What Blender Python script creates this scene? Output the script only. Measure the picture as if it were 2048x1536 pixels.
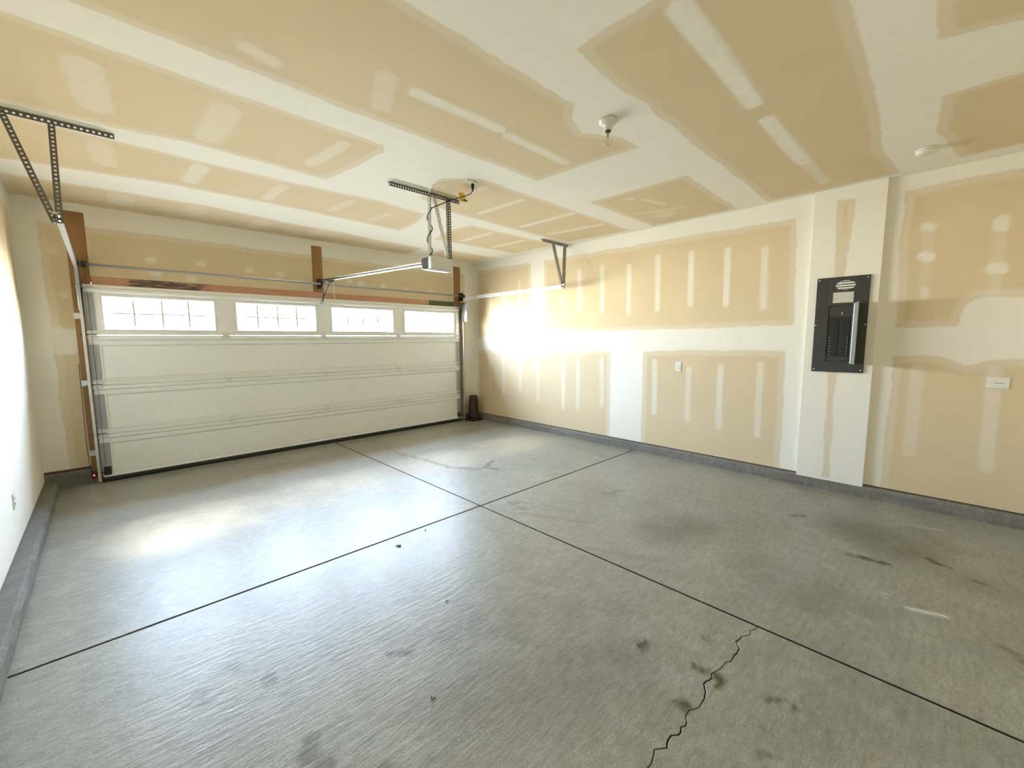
import bpy, bmesh, math, random
import numpy as np
from mathutils import Vector, Matrix, Quaternion

scene = bpy.context.scene
COL = scene.collection
for o in list(bpy.data.objects):
    bpy.data.objects.remove(o, do_unlink=True)

# ------------------------------------------------------------------ camera
CAM = (0.1122, -6.2991, 1.5335)
YAW, PITCH, ROLL, FPX = -0.7715, -0.1064, -0.0051, 836.93
fw = Vector((-math.sin(YAW) * math.cos(PITCH), math.cos(YAW) * math.cos(PITCH), math.sin(PITCH)))
rt = Vector((math.cos(YAW), math.sin(YAW), 0))
up = rt.cross(fw)
rt2 = rt * math.cos(ROLL) + up * math.sin(ROLL)
up2 = rt2.cross(fw)
cd = bpy.data.cameras.new('camera')
cam = bpy.data.objects.new('camera', cd)
COL.objects.link(cam)
cam.matrix_world = Matrix(((rt2.x, up2.x, -fw.x, CAM[0]), (rt2.y, up2.y, -fw.y, CAM[1]),
                           (rt2.z, up2.z, -fw.z, CAM[2]), (0, 0, 0, 1)))
cd.sensor_fit = 'HORIZONTAL'
cd.sensor_width = 36.0
cd.lens = 36.0 * FPX / 2048.0
cd.clip_start = 0.02
cd.clip_end = 200
scene.camera = cam

# ------------------------------------------------------------------ daylight
SKY = 76.0
world = bpy.data.worlds.new('daylight')
scene.world = world
world.use_nodes = True
wn = world.node_tree
wn.nodes.clear()
wo = wn.nodes.new('ShaderNodeOutputWorld')
wb = wn.nodes.new('ShaderNodeBackground')
tc = wn.nodes.new('ShaderNodeTexCoord')
sp = wn.nodes.new('ShaderNodeSeparateXYZ')
rmp = wn.nodes.new('ShaderNodeValToRGB')
mr = wn.nodes.new('ShaderNodeMapRange')
mr.inputs['From Min'].default_value = -1
mr.inputs['From Max'].default_value = 1
wn.links.new(tc.outputs['Generated'], sp.inputs[0])
wn.links.new(sp.outputs['Z'], mr.inputs[0])
wn.links.new(mr.outputs[0], rmp.inputs[0])
# shaded apron at the door's foot, sunlit street and houses towards the horizon, bright hazy sky above
cr = rmp.color_ramp
for k, (pos, c) in enumerate([(0.0, (.08, .08, .08)), (0.20, (.115, .113, .11)), (0.30, (.24, .235, .225)), (0.40, (.70, .685, .64)), (0.46, (.98, .96, .89)),
                              (0.51, (1.0, 1.02, 1.02)), (0.60, (.76, .92, 1.16)), (1.0, (.64, .84, 1.22))]):
    e = cr.elements[k] if k < 2 else cr.elements.new(pos)
    e.position = pos
    e.color = c + (1,)
wn.links.new(rmp.outputs[0], wb.inputs[0])
wb.inputs[1].default_value = SKY
wn.links.new(wb.outputs[0], wo.inputs[0])

sd = bpy.data.lights.new('sun', 'SUN')
sd.energy = 8.0
sd.color = (1.0, 0.86, 0.62)
sd.angle = math.radians(13)
sun = bpy.data.objects.new('sun', sd)
COL.objects.link(sun)
sun.rotation_euler = Vector((0.0, -0.735, -0.678)).to_track_quat('-Z', 'Y').to_euler()
sun.location = (2.4, 6, 6)

WINX = [(0.145, 1.125), (1.363, 2.32), (2.556, 3.53), (3.752, 4.746)]
WZ0, WZ1 = 1.665, 2.01
for a, b in WINX:                                   # sampling portals in the four window openings
    ld = bpy.data.lights.new('window_portal', 'AREA')
    ld.shape = 'RECTANGLE'
    ld.size, ld.size_y = b - a + .02, WZ1 - WZ0 + .02
    ld.cycles.is_portal = True
    lo = bpy.data.objects.new('window_portal', ld)
    COL.objects.link(lo)
    lo.location = ((a + b) / 2, 0.052, (WZ0 + WZ1) / 2)
    lo.rotation_euler = (math.radians(-90), 0, 0)

scene.view_settings.view_transform = 'Standard'
scene.view_settings.look = 'None'
scene.view_settings.gamma = 1.0
scene.view_settings.use_curve_mapping = False
scene.view_settings.exposure = 1.03
scene.cycles.max_bounces = 8
scene.cycles.diffuse_bounces = 7
scene.cycles.glossy_bounces = 2
scene.cycles.transparent_max_bounces = 12
scene.cycles.sample_clamp_indirect = 20.0
scene.cycles.adaptive_threshold = 0.02
scene.cycles.caustics_reflective = False
scene.cycles.caustics_refractive = False

# ------------------------------------------------------------------ room dimensions
XL, XR, YB, H = -0.426, 5.304, -7.1, 2.95
YF = 0.06                       # inner face of the front wall drywall
XC = 5.255                      # face of the boxed-out panel chase
DW, DT = 4.88, 2.133            # sectional door

# ------------------------------------------------------------------ materials
MATS = {}


def nt(name):
    m = bpy.data.materials.new(name)
    m.use_nodes = True
    t = m.node_tree
    return m, t, t.nodes['Principled BSDF']


def node(t, kind, **kw):
    n = t.nodes.new(kind)
    for k, v in kw.items():
        if k.startswith('_'):
            setattr(n, k[1:], v)
        else:
            n.inputs[k.replace('__', ' ')].default_value = v
    return n


def math_node(t, op, a, b=None, c=None, clamp=False):
    n = t.nodes.new('ShaderNodeMath')
    n.operation = op
    n.use_clamp = clamp
    for i, v in enumerate((a, b, c)):
        if v is None:
            continue
        if isinstance(v, (int, float)):
            n.inputs[i].default_value = v
        else:
            t.links.new(v, n.inputs[i])
    return n.outputs[0]


def mix(t, f, a, b):
    n = t.nodes.new('ShaderNodeMix')
    n.data_type = 'RGBA'
    for idx, v in ((0, f), (6, a), (7, b)):
        if isinstance(v, (int, float)):
            n.inputs[idx].default_value = v
        elif isinstance(v, tuple):
            n.inputs[idx].default_value = v if len(v) == 4 else v + (1,)
        else:
            t.links.new(v, n.inputs[idx])
    return n.outputs[2]


def smooth(t, v, lo, hi):
    n = t.nodes.new('ShaderNodeMapRange')
    n.interpolation_type = 'SMOOTHSTEP'
    t.links.new(v, n.inputs[0])
    n.inputs[1].default_value = lo
    n.inputs[2].default_value = hi
    return n.outputs[0]


def objcoord(t, scale=(1, 1, 1)):
    c = t.nodes.new('ShaderNodeTexCoord')
    mp = t.nodes.new('ShaderNodeMapping')
    mp.inputs['Scale'].default_value = scale
    t.links.new(c.outputs['Object'], mp.inputs[0])
    return mp.outputs[0]


def noise(t, vec, scale, detail=3, rough=0.55):
    n = t.nodes.new('ShaderNodeTexNoise')
    t.links.new(vec, n.inputs['Vector'])
    n.inputs['Scale'].default_value = scale
    n.inputs['Detail'].default_value = detail
    n.inputs['Roughness'].default_value = rough
    return n.outputs[0]


def attr(t, name):
    n = t.nodes.new('ShaderNodeAttribute')
    n.attribute_name = name
    return n.outputs['Fac']


def bump(t, p, h, strength, dist):
    b = t.nodes.new('ShaderNodeBump')
    b.inputs['Strength'].default_value = strength
    b.inputs['Distance'].default_value = dist
    t.links.new(h, b.inputs['Height'])
    t.links.new(b.outputs[0], p.inputs['Normal'])


def plain(name, col, rough=0.5, metal=0.0, var=0.12, scale=30, bump_s=0.0):
    if name in MATS:
        return MATS[name]
    m, t, p = nt(name)
    v = objcoord(t)
    n = noise(t, v, scale, 4)
    dark = tuple(c * (1 - var) for c in col)
    lite = tuple(min(1, c * (1 + var)) for c in col)
    t.links.new(mix(t, n, dark, lite), p.inputs['Base Color'])
    p.inputs['Roughness'].default_value = rough
    p.inputs['Metallic'].default_value = metal
    if bump_s:
        bump(t, p, noise(t, v, scale * 3, 3), bump_s, 0.002)
    MATS[name] = m
    return m


PAPER = (0.65, 0.535, 0.35)
MUD = (0.80, 0.775, 0.69)


def drywall(name='drywall'):
    """taped gypsum board: tan paper where 'bare' > 0, pale joint compound elsewhere, 'spot' = compound over screws"""
    m, t, p = nt(name)
    v = objcoord(t)
    n1 = noise(t, v, 2.3, 2, 0.6)
    n2 = noise(t, v, 14, 2, 0.6)
    wob = math_node(t, 'ADD', math_node(t, 'MULTIPLY', math_node(t, 'SUBTRACT', n1, 0.5), 0.06),
                    math_node(t, 'MULTIPLY', math_node(t, 'SUBTRACT', n2, 0.5), 0.032))
    b = math_node(t, 'ADD', attr(t, 'bare'), wob)
    f1 = smooth(t, b, -0.004, 0.016)          # paper with a thin skim of compound
    f2 = smooth(t, b, 0.045, 0.085)          # clean paper
    paper = mix(t, n1, tuple(c * 0.94 for c in PAPER), tuple(c * 1.06 for c in PAPER))
    skim = mix(t, 0.30, paper, MUD)
    mud = mix(t, n2, tuple(c * 0.965 for c in MUD), tuple(min(1, c * 1.03) for c in MUD))
    c1 = mix(t, f1, mud, skim)
    c2 = mix(t, f2, c1, paper)
    s = math_node(t, 'MULTIPLY', attr(t, 'spot'), math_node(t, 'ADD', 0.75, math_node(t, 'MULTIPLY', n2, 0.5)), clamp=True)
    c3 = mix(t, s, c2, mud)
    t.links.new(c3, p.inputs['Base Color'])
    p.inputs['Roughness'].default_value = 0.85
    p.inputs['Specular IOR Level'].default_value = 0.25
    bump(t, p, n2, 0.12, 0.004)
    return m


M_DRY = drywall()


def concrete(name, base, rough=0.42, streak=1.0, marks=True):
    m, t, p = nt(name)
    v = objcoord(t)
    big = noise(t, v, 0.8, 3, 0.6)
    mid = noise(t, v, 4.5, 4, 0.7)
    hue = noise(t, v, 1.9, 2, 0.6)
    sv = objcoord(t, (2.0, 8.0, 1))
    st = noise(t, sv, 4.6, 4, 0.65)
    rv = objcoord(t, (1.0, 2.6, 1))
    rip = noise(t, rv, 26, 2, 0.6)
    fine = noise(t, v, 110, 1, 0.7)
    scuff = noise(t, objcoord(t, (1.0, 2.2, 1)), 13, 4, 0.75)
    B = lambda k, w=(1, 1, 1): tuple(c * k * q for c, q in zip(base, w))
    c0 = mix(t, smooth(t, big, 0.3, 0.7), B(0.80), B(1.14))
    c0 = mix(t, math_node(t, 'MULTIPLY', smooth(t, hue, 0.40, 0.68), 0.5), c0, B(1.02, (1.10, 1.0, 0.92)))
    c1 = mix(t, math_node(t, 'MULTIPLY', smooth(t, mid, 0.40, 0.68), 0.45), c0, B(1.38))
    c2 = mix(t, math_node(t, 'MULTIPLY', smooth(t, st, 0.47, 0.70), 0.46 * streak), c1, B(0.62, (1, 1, .93)))
    c2 = mix(t, math_node(t, 'MULTIPLY', smooth(t, scuff, 0.50, 0.66), 0.34), c2, B(0.60, (1, .99, .92)))
    c2 = mix(t, math_node(t, 'MULTIPLY', math_node(t, 'SUBTRACT', 1.0, smooth(t, scuff, 0.34, 0.48)), 0.34), c2, B(1.55))
    c3 = mix(t, math_node(t, 'MULTIPLY', smooth(t, fine, 0.40, 0.72), 0.46), c2, B(0.55))
    rgh = math_node(t, 'ADD', rough - 0.10, math_node(t, 'MULTIPLY', mid, 0.24))
    if marks:
        a = attr(t, 'stain')
        sn = math_node(t, 'MULTIPLY', a, math_node(t, 'ADD', 0.55, math_node(t, 'MULTIPLY', smooth(t, mid, 0.25, 0.6), 0.6)), clamp=True)
        c3 = mix(t, sn, c3, (0.075, 0.062, 0.034))
        c3 = mix(t, attr(t, 'chalk'), c3, (0.8, 0.79, 0.76))
    t.links.new(c3, p.inputs['Base Color'])
    t.links.new(rgh, p.inputs['Roughness'])
    p.inputs['Specular IOR Level'].default_value = 0.36
    h = math_node(t, 'ADD', math_node(t, 'MULTIPLY', st, 0.9), math_node(t, 'MULTIPLY', rip, 0.30))
    bump(t, p, h, 0.24, 0.012)
    return m


M_FLOOR = concrete('floor_concrete', (0.285, 0.280, 0.238), 0.36)
M_CURB = concrete('curb_concrete', (0.185, 0.178, 0.155), 0.75, 0.6, False)


def wood(name, base, stamp=None, axis=0):
    m, t, p = nt(name)
    sc = [28, 28, 28]
    sc[axis] = 2.0
    v = objcoord(t, tuple(sc))
    g = noise(t, v, 1.0, 5, 0.6)
    k = noise(t, objcoord(t), 3.0, 3)
    c = mix(t, g, tuple(x * 0.68 for x in base), tuple(min(1, x * 1.3) for x in base))
    c = mix(t, math_node(t, 'MULTIPLY', smooth(t, k, 0.55, 0.75), 0.35), c, tuple(x * 0.5 for x in base))
    if stamp:
        cc = t.nodes.new('ShaderNodeTexCoord')
        s = t.nodes.new('ShaderNodeSeparateXYZ')
        t.links.new(cc.outputs['Object'], s.inputs[0])
        nn = noise(t, objcoord(t, (6, 1, 40)), 1.0, 4)
        a = smooth(t, math_node(t, 'ADD', s.outputs[0], math_node(t, 'MULTIPLY', nn, 0.15)), stamp[0], stamp[0] + .05)
        b = math_node(t, 'SUBTRACT', 1.0, smooth(t, s.outputs[0], stamp[1], stamp[1] + .2))
        c = mix(t, math_node(t, 'MULTIPLY', math_node(t, 'MULTIPLY', a, b), smooth(t, nn, 0.30, 0.55)), c, (0.10, 0.075, 0.06))
    t.links.new(c, p.inputs['Base Color'])
    p.inputs['Roughness'].default_value = 0.75
    bump(t, p, g, 0.3, 0.003)
    return m


M_WOOD = wood('fir_lumber', (0.30, 0.165, 0.062), None, 2)
M_WOODH = wood('fir_header', (0.50, 0.27, 0.155), (0.42, 0.95), 0)
M_WOODG = wood('green_stained_lumber', (0.085, 0.11, 0.055), None, 0)
M_WOODD = wood('gap_shade_lumber', (0.10, 0.055, 0.03), None, 1)  # sill plates: shade of the gap under the drywall is put into this dark tone
M_SOIL = plain('dark_joint_filler', (0.018, 0.016, 0.012), 0.9)
M_WHITE = plain('white_painted_steel', (0.80, 0.80, 0.77), 0.42, 0, 0.05, 8)
M_WFRAME = plain('white_window_plastic', (0.78, 0.78, 0.75), 0.4, 0, 0.03, 8)
M_GALV = plain('galvanized_steel', (0.60, 0.61, 0.60), 0.34, 0.85, 0.18, 22)
M_HINGE = plain('zinc_hinge', (0.72, 0.715, 0.67), 0.5, 0.1, 0.1, 30)
M_STILE = plain('galvanized_stile', (0.36, 0.37, 0.37), 0.5, 0.35, 0.15, 14)
M_DKSTEEL = plain('dull_perforated_steel', (0.15, 0.143, 0.128), 0.5, 0.5, 0.25, 40)
M_BLACK = plain('black_rubber', (0.012, 0.012, 0.012), 0.6, 0, 0.2, 30)
M_GUN = plain('blackened_steel', (0.045, 0.042, 0.038), 0.5, 0.5, 0.2, 30)
M_OPW = plain('opener_white_plastic', (0.70, 0.69, 0.65), 0.45, 0, 0.03, 10)
M_LENS = plain('opener_lens_plastic', (0.82, 0.81, 0.78), 0.3, 0, 0.02, 10)
M_OPD = plain('opener_dark_plastic', (0.016, 0.015, 0.013), 0.75, 0, 0.1, 20)
M_YEL = plain('yellow_plastic', (0.72, 0.50, 0.03), 0.45, 0, 0.08, 15)
M_PLATE = plain('white_plastic_plate', (0.74, 0.72, 0.66), 0.35, 0, 0.03, 10)
M_SLOT = plain('dark_slot', (0.03, 0.03, 0.03), 0.6)
M_PANEL = plain('charcoal_enamel', (0.042, 0.044, 0.039), 0.38, 0.1, 0.08, 12)
M_PDOORIN = plain('panel_door_steel', (0.42, 0.42, 0.40), 0.38, 0.5, 0.1, 12)
M_BREAK = plain('black_breaker', (0.016, 0.016, 0.016), 0.45, 0, 0.1, 12)
M_SCREW = plain('bright_screw', (0.8, 0.8, 0.78), 0.25, 0.6)
M_CONE = plain('dark_red_plastic', (0.028, 0.008, 0.009), 0.55, 0, 0.1, 10)
M_COND = plain('cone_base_black', (0.016, 0.013, 0.013), 0.6, 0, 0.2, 10)
M_LEAF = plain('dry_leaf', (0.05, 0.035, 0.02), 0.8, 0, 0.3, 60)
M_PORC = plain('white_porcelain', (0.66, 0.65, 0.60), 0.3, 0, 0.03, 10)
M_BRASS = plain('socket_metal', (0.30, 0.27, 0.20), 0.35, 0.9)
M_STRING = plain('white_string', (0.8, 0.78, 0.72), 0.8)


def glass_mat(name, tint, gloss, rough=0.02):
    m, t, p = nt(name)
    t.nodes.remove(p)
    out = t.nodes['Material Output']
    tr = node(t, 'ShaderNodeBsdfTransparent', Color=tint + (1,))
    gl = node(t, 'ShaderNodeBsdfGlossy', Color=(1, 1, 1, 1), Roughness=rough)
    lw = node(t, 'ShaderNodeLayerWeight', Blend=0.5)
    f5 = math_node(t, 'POWER', lw.outputs['Facing'], 5.0)
    fr = math_node(t, 'MULTIPLY_ADD', f5, 1 - gloss, gloss)
    mx = t.nodes.new('ShaderNodeMixShader')
    t.links.new(fr, mx.inputs[0])
    t.links.new(tr.outputs[0], mx.inputs[1])
    t.links.new(gl.outputs[0], mx.inputs[2])
    t.links.new(mx.outputs[0], out.inputs[0])
    return m


M_GLASS = glass_mat('window_glass', (0.95, 0.97, 0.97), 0.04)
M_BULB = glass_mat('clear_bulb_glass', (0.93, 0.92, 0.88), 0.08)


def emit_mat(name, col, st):
    m, t, p = nt(name)
    p.inputs['Base Color'].default_value = col + (1,)
    p.inputs['Emission Color'].default_value = col + (1,)
    p.inputs['Emission Strength'].default_value = st
    return m


M_LED = emit_mat('red_led', (1.0, 0.05, 0.03), 6.0)


def print_mat(name, paper, ink, scale, thr):
    """flat printed sticker: rows of small unreadable print"""
    m, t, p = nt(name)
    v = objcoord(t, (1, 60, 1))
    w = t.nodes.new('ShaderNodeTexWave')
    w.bands_direction = 'Z'
    t.links.new(objcoord(t), w.inputs['Vector'])
    w.inputs['Scale'].default_value = scale
    n = noise(t, v, 2.0, 2)
    f = math_node(t, 'MULTIPLY', smooth(t, w.outputs['Fac'], 0.55, 0.75), smooth(t, n, thr, thr + 0.1))
    t.links.new(mix(t, f, paper, ink), p.inputs['Base Color'])
    p.inputs['Roughness'].default_value = 0.5
    return m


M_STK1 = print_mat('oval_sticker_print', (0.72, 0.70, 0.62), (0.06, 0.06, 0.055), 13, 0.30)
M_STK2 = print_mat('paper_sticker_print', (0.70, 0.68, 0.60), (0.33, 0.32, 0.29), 22, 0.38)


# ------------------------------------------------------------------ mesh helpers
class MB:
    def __init__(self):
        self.v, self.f = [], []

    def add(self, vs, fs):
        o = len(self.v)
        self.v += [tuple(x) for x in vs]
        self.f += [tuple(i + o for i in f) for f in fs]
        return self

    def box(self, x0, x1, y0, y1, z0, z1, M=None):
        vs = [(x, y, z) for x in (x0, x1) for y in (y0, y1) for z in (z0, z1)]
        if M is not None:
            vs = [M @ Vector(q) for q in vs]
        return self.add(vs, [(0, 1, 3, 2), (4, 6, 7, 5), (0, 4, 5, 1), (2, 3, 7, 6), (0, 2, 6, 4), (1, 5, 7, 3)])

    def tube(self, pts, r, n=8, caps=True):
        pts = [Vector(q) for q in pts]
        rr = r if isinstance(r, (list, tuple)) else [r] * len(pts)
        t0 = (pts[1] - pts[0]).normalized()
        ref = Vector((0, 0, 1)) if abs(t0.z) < 0.9 else Vector((1, 0, 0))
        nrm = (ref - t0 * ref.dot(t0)).normalized()
        vs = []
        for i, q in enumerate(pts):
            a = pts[max(i - 1, 0)]
            b = pts[min(i + 1, len(pts) - 1)]
            t = (b - a).normalized()
            nrm = (nrm - t * nrm.dot(t)).normalized()
            bn = t.cross(nrm)
            for k in range(n):
                an = 2 * math.pi * k / n
                vs.append(q + (nrm * math.cos(an) + bn * math.sin(an)) * rr[i])
        fs = []
        for i in range(len(pts) - 1):
            for k in range(n):
                k2 = (k + 1) % n
                fs.append((i * n + k, i * n + k2, (i + 1) * n + k2, (i + 1) * n + k))
        if caps:
            fs.append(tuple(reversed(range(n))))
            fs.append(tuple((len(pts) - 1) * n + k for k in range(n)))
        return self.add(vs, fs)

    def lathe(self, prof, c, n=24, axis='Z', caps=True):
        """prof: list of (radius, height)"""
        vs = []
        for r, h in prof:
            for k in range(n):
                a = 2 * math.pi * k / n
                u, w = r * math.cos(a), r * math.sin(a)
                vs.append({'Z': (c[0] + u, c[1] + w, c[2] + h), 'X': (c[0] + h, c[1] + u, c[2] + w),
                           'Y': (c[0] + u, c[1] + h, c[2] + w)}[axis])
        fs = []
        for i in range(len(prof) - 1):
            for k in range(n):
                k2 = (k + 1) % n
                fs.append((i * n + k, i * n + k2, (i + 1) * n + k2, (i + 1) * n + k))
        if caps:
            fs.append(tuple(reversed(range(n))))
            fs.append(tuple((len(prof) - 1) * n + k for k in range(n)))
        return self.add(vs, fs)

    def prism_x(self, prof, x0, x1):
        """closed (z, y) outline extruded along X"""
        n = len(prof)
        vs = [(x0, y, z) for z, y in prof] + [(x1, y, z) for z, y in prof]
        fs = [(i, (i + 1) % n, n + (i + 1) % n, n + i) for i in range(n)]
        fs += [tuple(reversed(range(n))), tuple(range(n, 2 * n))]
        return self.add(vs, fs)

    def perforated(self, a, b, w_dir, w, pitch=0.028, hole=0.42):
        """a perforated steel flange from a to b, w wide in w_dir"""
        a, b = Vector(a), Vector(b)
        L = (b - a).length
        u = (b - a).normalized()
        wd = Vector(w_dir)
        wd = (wd - u * wd.dot(u)).normalized()
        n = max(1, int(L / pitch))
        p = L / n
        ss = [0.0]
        for i in range(n):
            ss += [i * p + p * (0.5 - hole / 2), i * p + p * (0.5 + hole / 2), (i + 1) * p]
        ws = [0, w * 0.32, w * 0.68, w]
        vs = [a + u * s + wd * q for s in ss for q in ws]
        fs = []
        for i in range(len(ss) - 1):
            for j in range(3):
                if i % 3 == 1 and j == 1:
                    continue
                fs.append((i * 4 + j, (i + 1) * 4 + j, (i + 1) * 4 + j + 1, i * 4 + j + 1))
        return self.add(vs, fs)

    def build(self, name, mat, parent=None, bevel=0.0, smooth_s=False, solid=0.0, seg=2):
        me = bpy.data.meshes.new(name)
        me.from_pydata(self.v, [], self.f)
        bm = bmesh.new()
        bm.from_mesh(me)
        bmesh.ops.recalc_face_normals(bm, faces=bm.faces)
        bm.to_mesh(me)
        bm.free()
        me.materials.append(mat)
        if smooth_s:
            for q in me.polygons:
                q.use_smooth = True
        o = bpy.data.objects.new(name, me)
        COL.objects.link(o)
        if parent is not None:
            o.parent = parent
            o.matrix_parent_inverse = Matrix.Translation(parent.location).inverted()
        if solid:
            s = o.modifiers.new('thickness', 'SOLIDIFY')
            s.thickness = solid
            s.offset = 0
        if bevel:
            bv = o.modifiers.new('edge', 'BEVEL')
            bv.width = bevel
            bv.segments = seg
            bv.limit_method = 'ANGLE'
            bv.angle_limit = math.radians(40)
        return o


def tag(o, label, cat, group=None, kind=None):
    o['label'] = label
    o['category'] = cat
    if group:
        o['group'] = group
    if kind:
        o['kind'] = kind
    return o


def thing(name, label, cat, loc, group=None, kind=None):
    o = bpy.data.objects.new(name, None)
    o.empty_display_size = 0.1
    COL.objects.link(o)
    o.location = loc
    return tag(o, label, cat, group, kind)


# ------------------------------------------------------------------ signed distances for the drywall finish
def poly_sd(P, poly):
    """distance to the outline, positive inside"""
    poly = np.asarray(poly, float)
    d = np.full(len(P), 1e9)
    inside = np.zeros(len(P), bool)
    for i in range(len(poly)):
        a, b = poly[i], poly[(i + 1) % len(poly)]
        e = b - a
        w = P - a
        t = np.clip((w @ e) / (e @ e), 0, 1)
        d = np.minimum(d, np.hypot(*(w - t[:, None] * e).T))
        c = (a[1] > P[:, 1]) != (b[1] > P[:, 1])
        with np.errstate(divide='ignore', invalid='ignore'):
            xi = (b[0] - a[0]) * (P[:, 1] - a[1]) / (b[1] - a[1]) + a[0]
        inside ^= c & (P[:, 0] < xi)
    return np.where(inside, d, -d)


def caps_val(P, caps, feather=0.022):
    """soft capsules (x0, y0, x1, y1, radius, strength)"""
    s = np.zeros(len(P))
    for x0, y0, x1, y1, r, k in caps:
        a = np.array((x0, y0), float)
        e = np.array((x1 - x0, y1 - y0), float)
        w = P - a
        t = np.clip((w @ e) / max(e @ e, 1e-9), 0, 1)
        dd = np.hypot(*(w - t[:, None] * e).T)
        f = np.clip((r + feather * .5 - dd) / feather, 0, 1)
        s = np.maximum(s, k * f * f * (3 - 2 * f))
    return s


def grid_rect(u0, u1, v0, v1, step):
    nu, nv = max(1, int(round((u1 - u0) / step))), max(1, int(round((v1 - v0) / step)))
    U, V = np.meshgrid(np.linspace(u0, u1, nu + 1), np.linspace(v0, v1, nv + 1), indexing='ij')
    P = np.stack([U.ravel(), V.ravel()], 1)
    i = np.arange(nu)[:, None] * (nv + 1) + np.arange(nv)[None, :]
    i = i.ravel()
    F = np.stack([i, i + nv + 1, i + nv + 2, i + 1], 1)
    return P, F


def np_mesh(name, V, F, mat, attrs, parent=None, smooth_s=False):
    me = bpy.data.meshes.new(name)
    me.vertices.add(len(V))
    me.vertices.foreach_set('co', np.ascontiguousarray(V, np.float32).ravel())
    me.loops.add(F.size)
    me.loops.foreach_set('vertex_index', np.ascontiguousarray(F, np.int32).ravel())
    me.polygons.add(len(F))
    me.polygons.foreach_set('loop_start', np.arange(0, F.size, 4, dtype=np.int32))
    me.update(calc_edges=True)
    me.shade_flat()
    for k, a in attrs.items():
        at = me.attributes.new(k, 'FLOAT', 'POINT')
        at.data.foreach_set('value', np.ascontiguousarray(a, np.float32))
    me.materials.append(mat)
    o = bpy.data.objects.new(name, me)
    COL.objects.link(o)
    if parent is not None:
        o.parent = parent
    return o


def board(name, rects, to3d, bare, spots, step=0.022, flip=False):
    """a drywall surface made of (u0,u1,v0,v1) rectangles with bare-paper outlines and compound spots"""
    Ps, Fs, n = [], [], 0
    for r in rects:
        P, F = grid_rect(*r, step)
        Ps.append(P)
        Fs.append(F + n)
        n += len(P)
    P, F = np.concatenate(Ps), np.concatenate(Fs)
    if flip:
        F = F[:, ::-1]
    sdv = np.full(len(P), -0.3)
    for q in bare:
        sdv = np.maximum(sdv, poly_sd(P, q))
    sdv = np.clip(sdv, -0.3, 0.3)
    o = np_mesh(name, to3d(P), F, M_DRY, {'bare': sdv, 'spot': caps_val(P, spots)})
    o['kind'] = 'structure'
    return o


# ================================================================== STRUCTURE
ceil_bare = [
    [(-.43, -3.655), (1.33, -3.61), (3.035, -3.64), (3.1, -4.62), (2.86, -4.61), (2.6, -4.45), (2.4, -4.53), (2.28, -4.65), (1.7, -4.62), (1.15, -4.63), (-.43, -4.6)],
    [(-.43, -3.39), (.88, -3.34), (1.70, -3.345), (1.76, -3.24), (1.72, -2.77), (1.64, -2.36), (.66, -2.41), (.22, -2.33), (-.43, -2.28)],
    [(-.43, -2.12), (1.0, -2.09), (1.5, -2.1), (2.25, -2.17), (2.84, -2.09), (2.97, -1.75), (3.02, -1.22), (2.7, -1.25), (1.77, -1.29), (.67, -1.29), (-.43, -1.07)],
    [(-.43, -.66), (1.0, -.79), (2.0, -.65), (2.5, -.66), (3.1, -.58), (3.85, -.54), (3.85, .3), (-.43, .3)],
    [(2.65, -3.34), (5.2, -3.33), (5.17, -2.35), (4.88, -2.29), (2.96, -2.33), (2.5, -2.53), (2.35, -3.1)],
    [(3.5, -2.1), (5.15, -2.1), (5.15, -1.2), (3.6, -1.15), (3.45, -1.6)],
    [(4.1, -.72), (5.15, -.72), (5.15, -.1), (4.1, -.1)],
    [(3.85, -3.61), (3.88, -4.63), (5.24, -4.61), (5.24, -3.61)],
    [(1.88, -4.92), (1.87, -5.9), (2.48, -5.92), (3.66, -5.92), (4.47, -5.87), (4.86, -5.92), (5.2, -5.93), (5.23, -4.9), (3.16, -4.91), (2.75, -4.9), (2.62, -4.94), (2.38, -4.9)],
    [(-.43, -4.95), (1.2, -4.95), (1.2, -5.9), (-.43, -5.9)],
    [(-.43, -6.17), (3.1, -6.17), (3.2, -6.45), (3.2, -7.2), (-.43, -7.2)],
    [(3.77, -6.18), (4.35, -6.15), (4.6, -6.2), (5.1, -6.28), (5.1, -7.2), (3.77, -7.2)],
]
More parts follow.
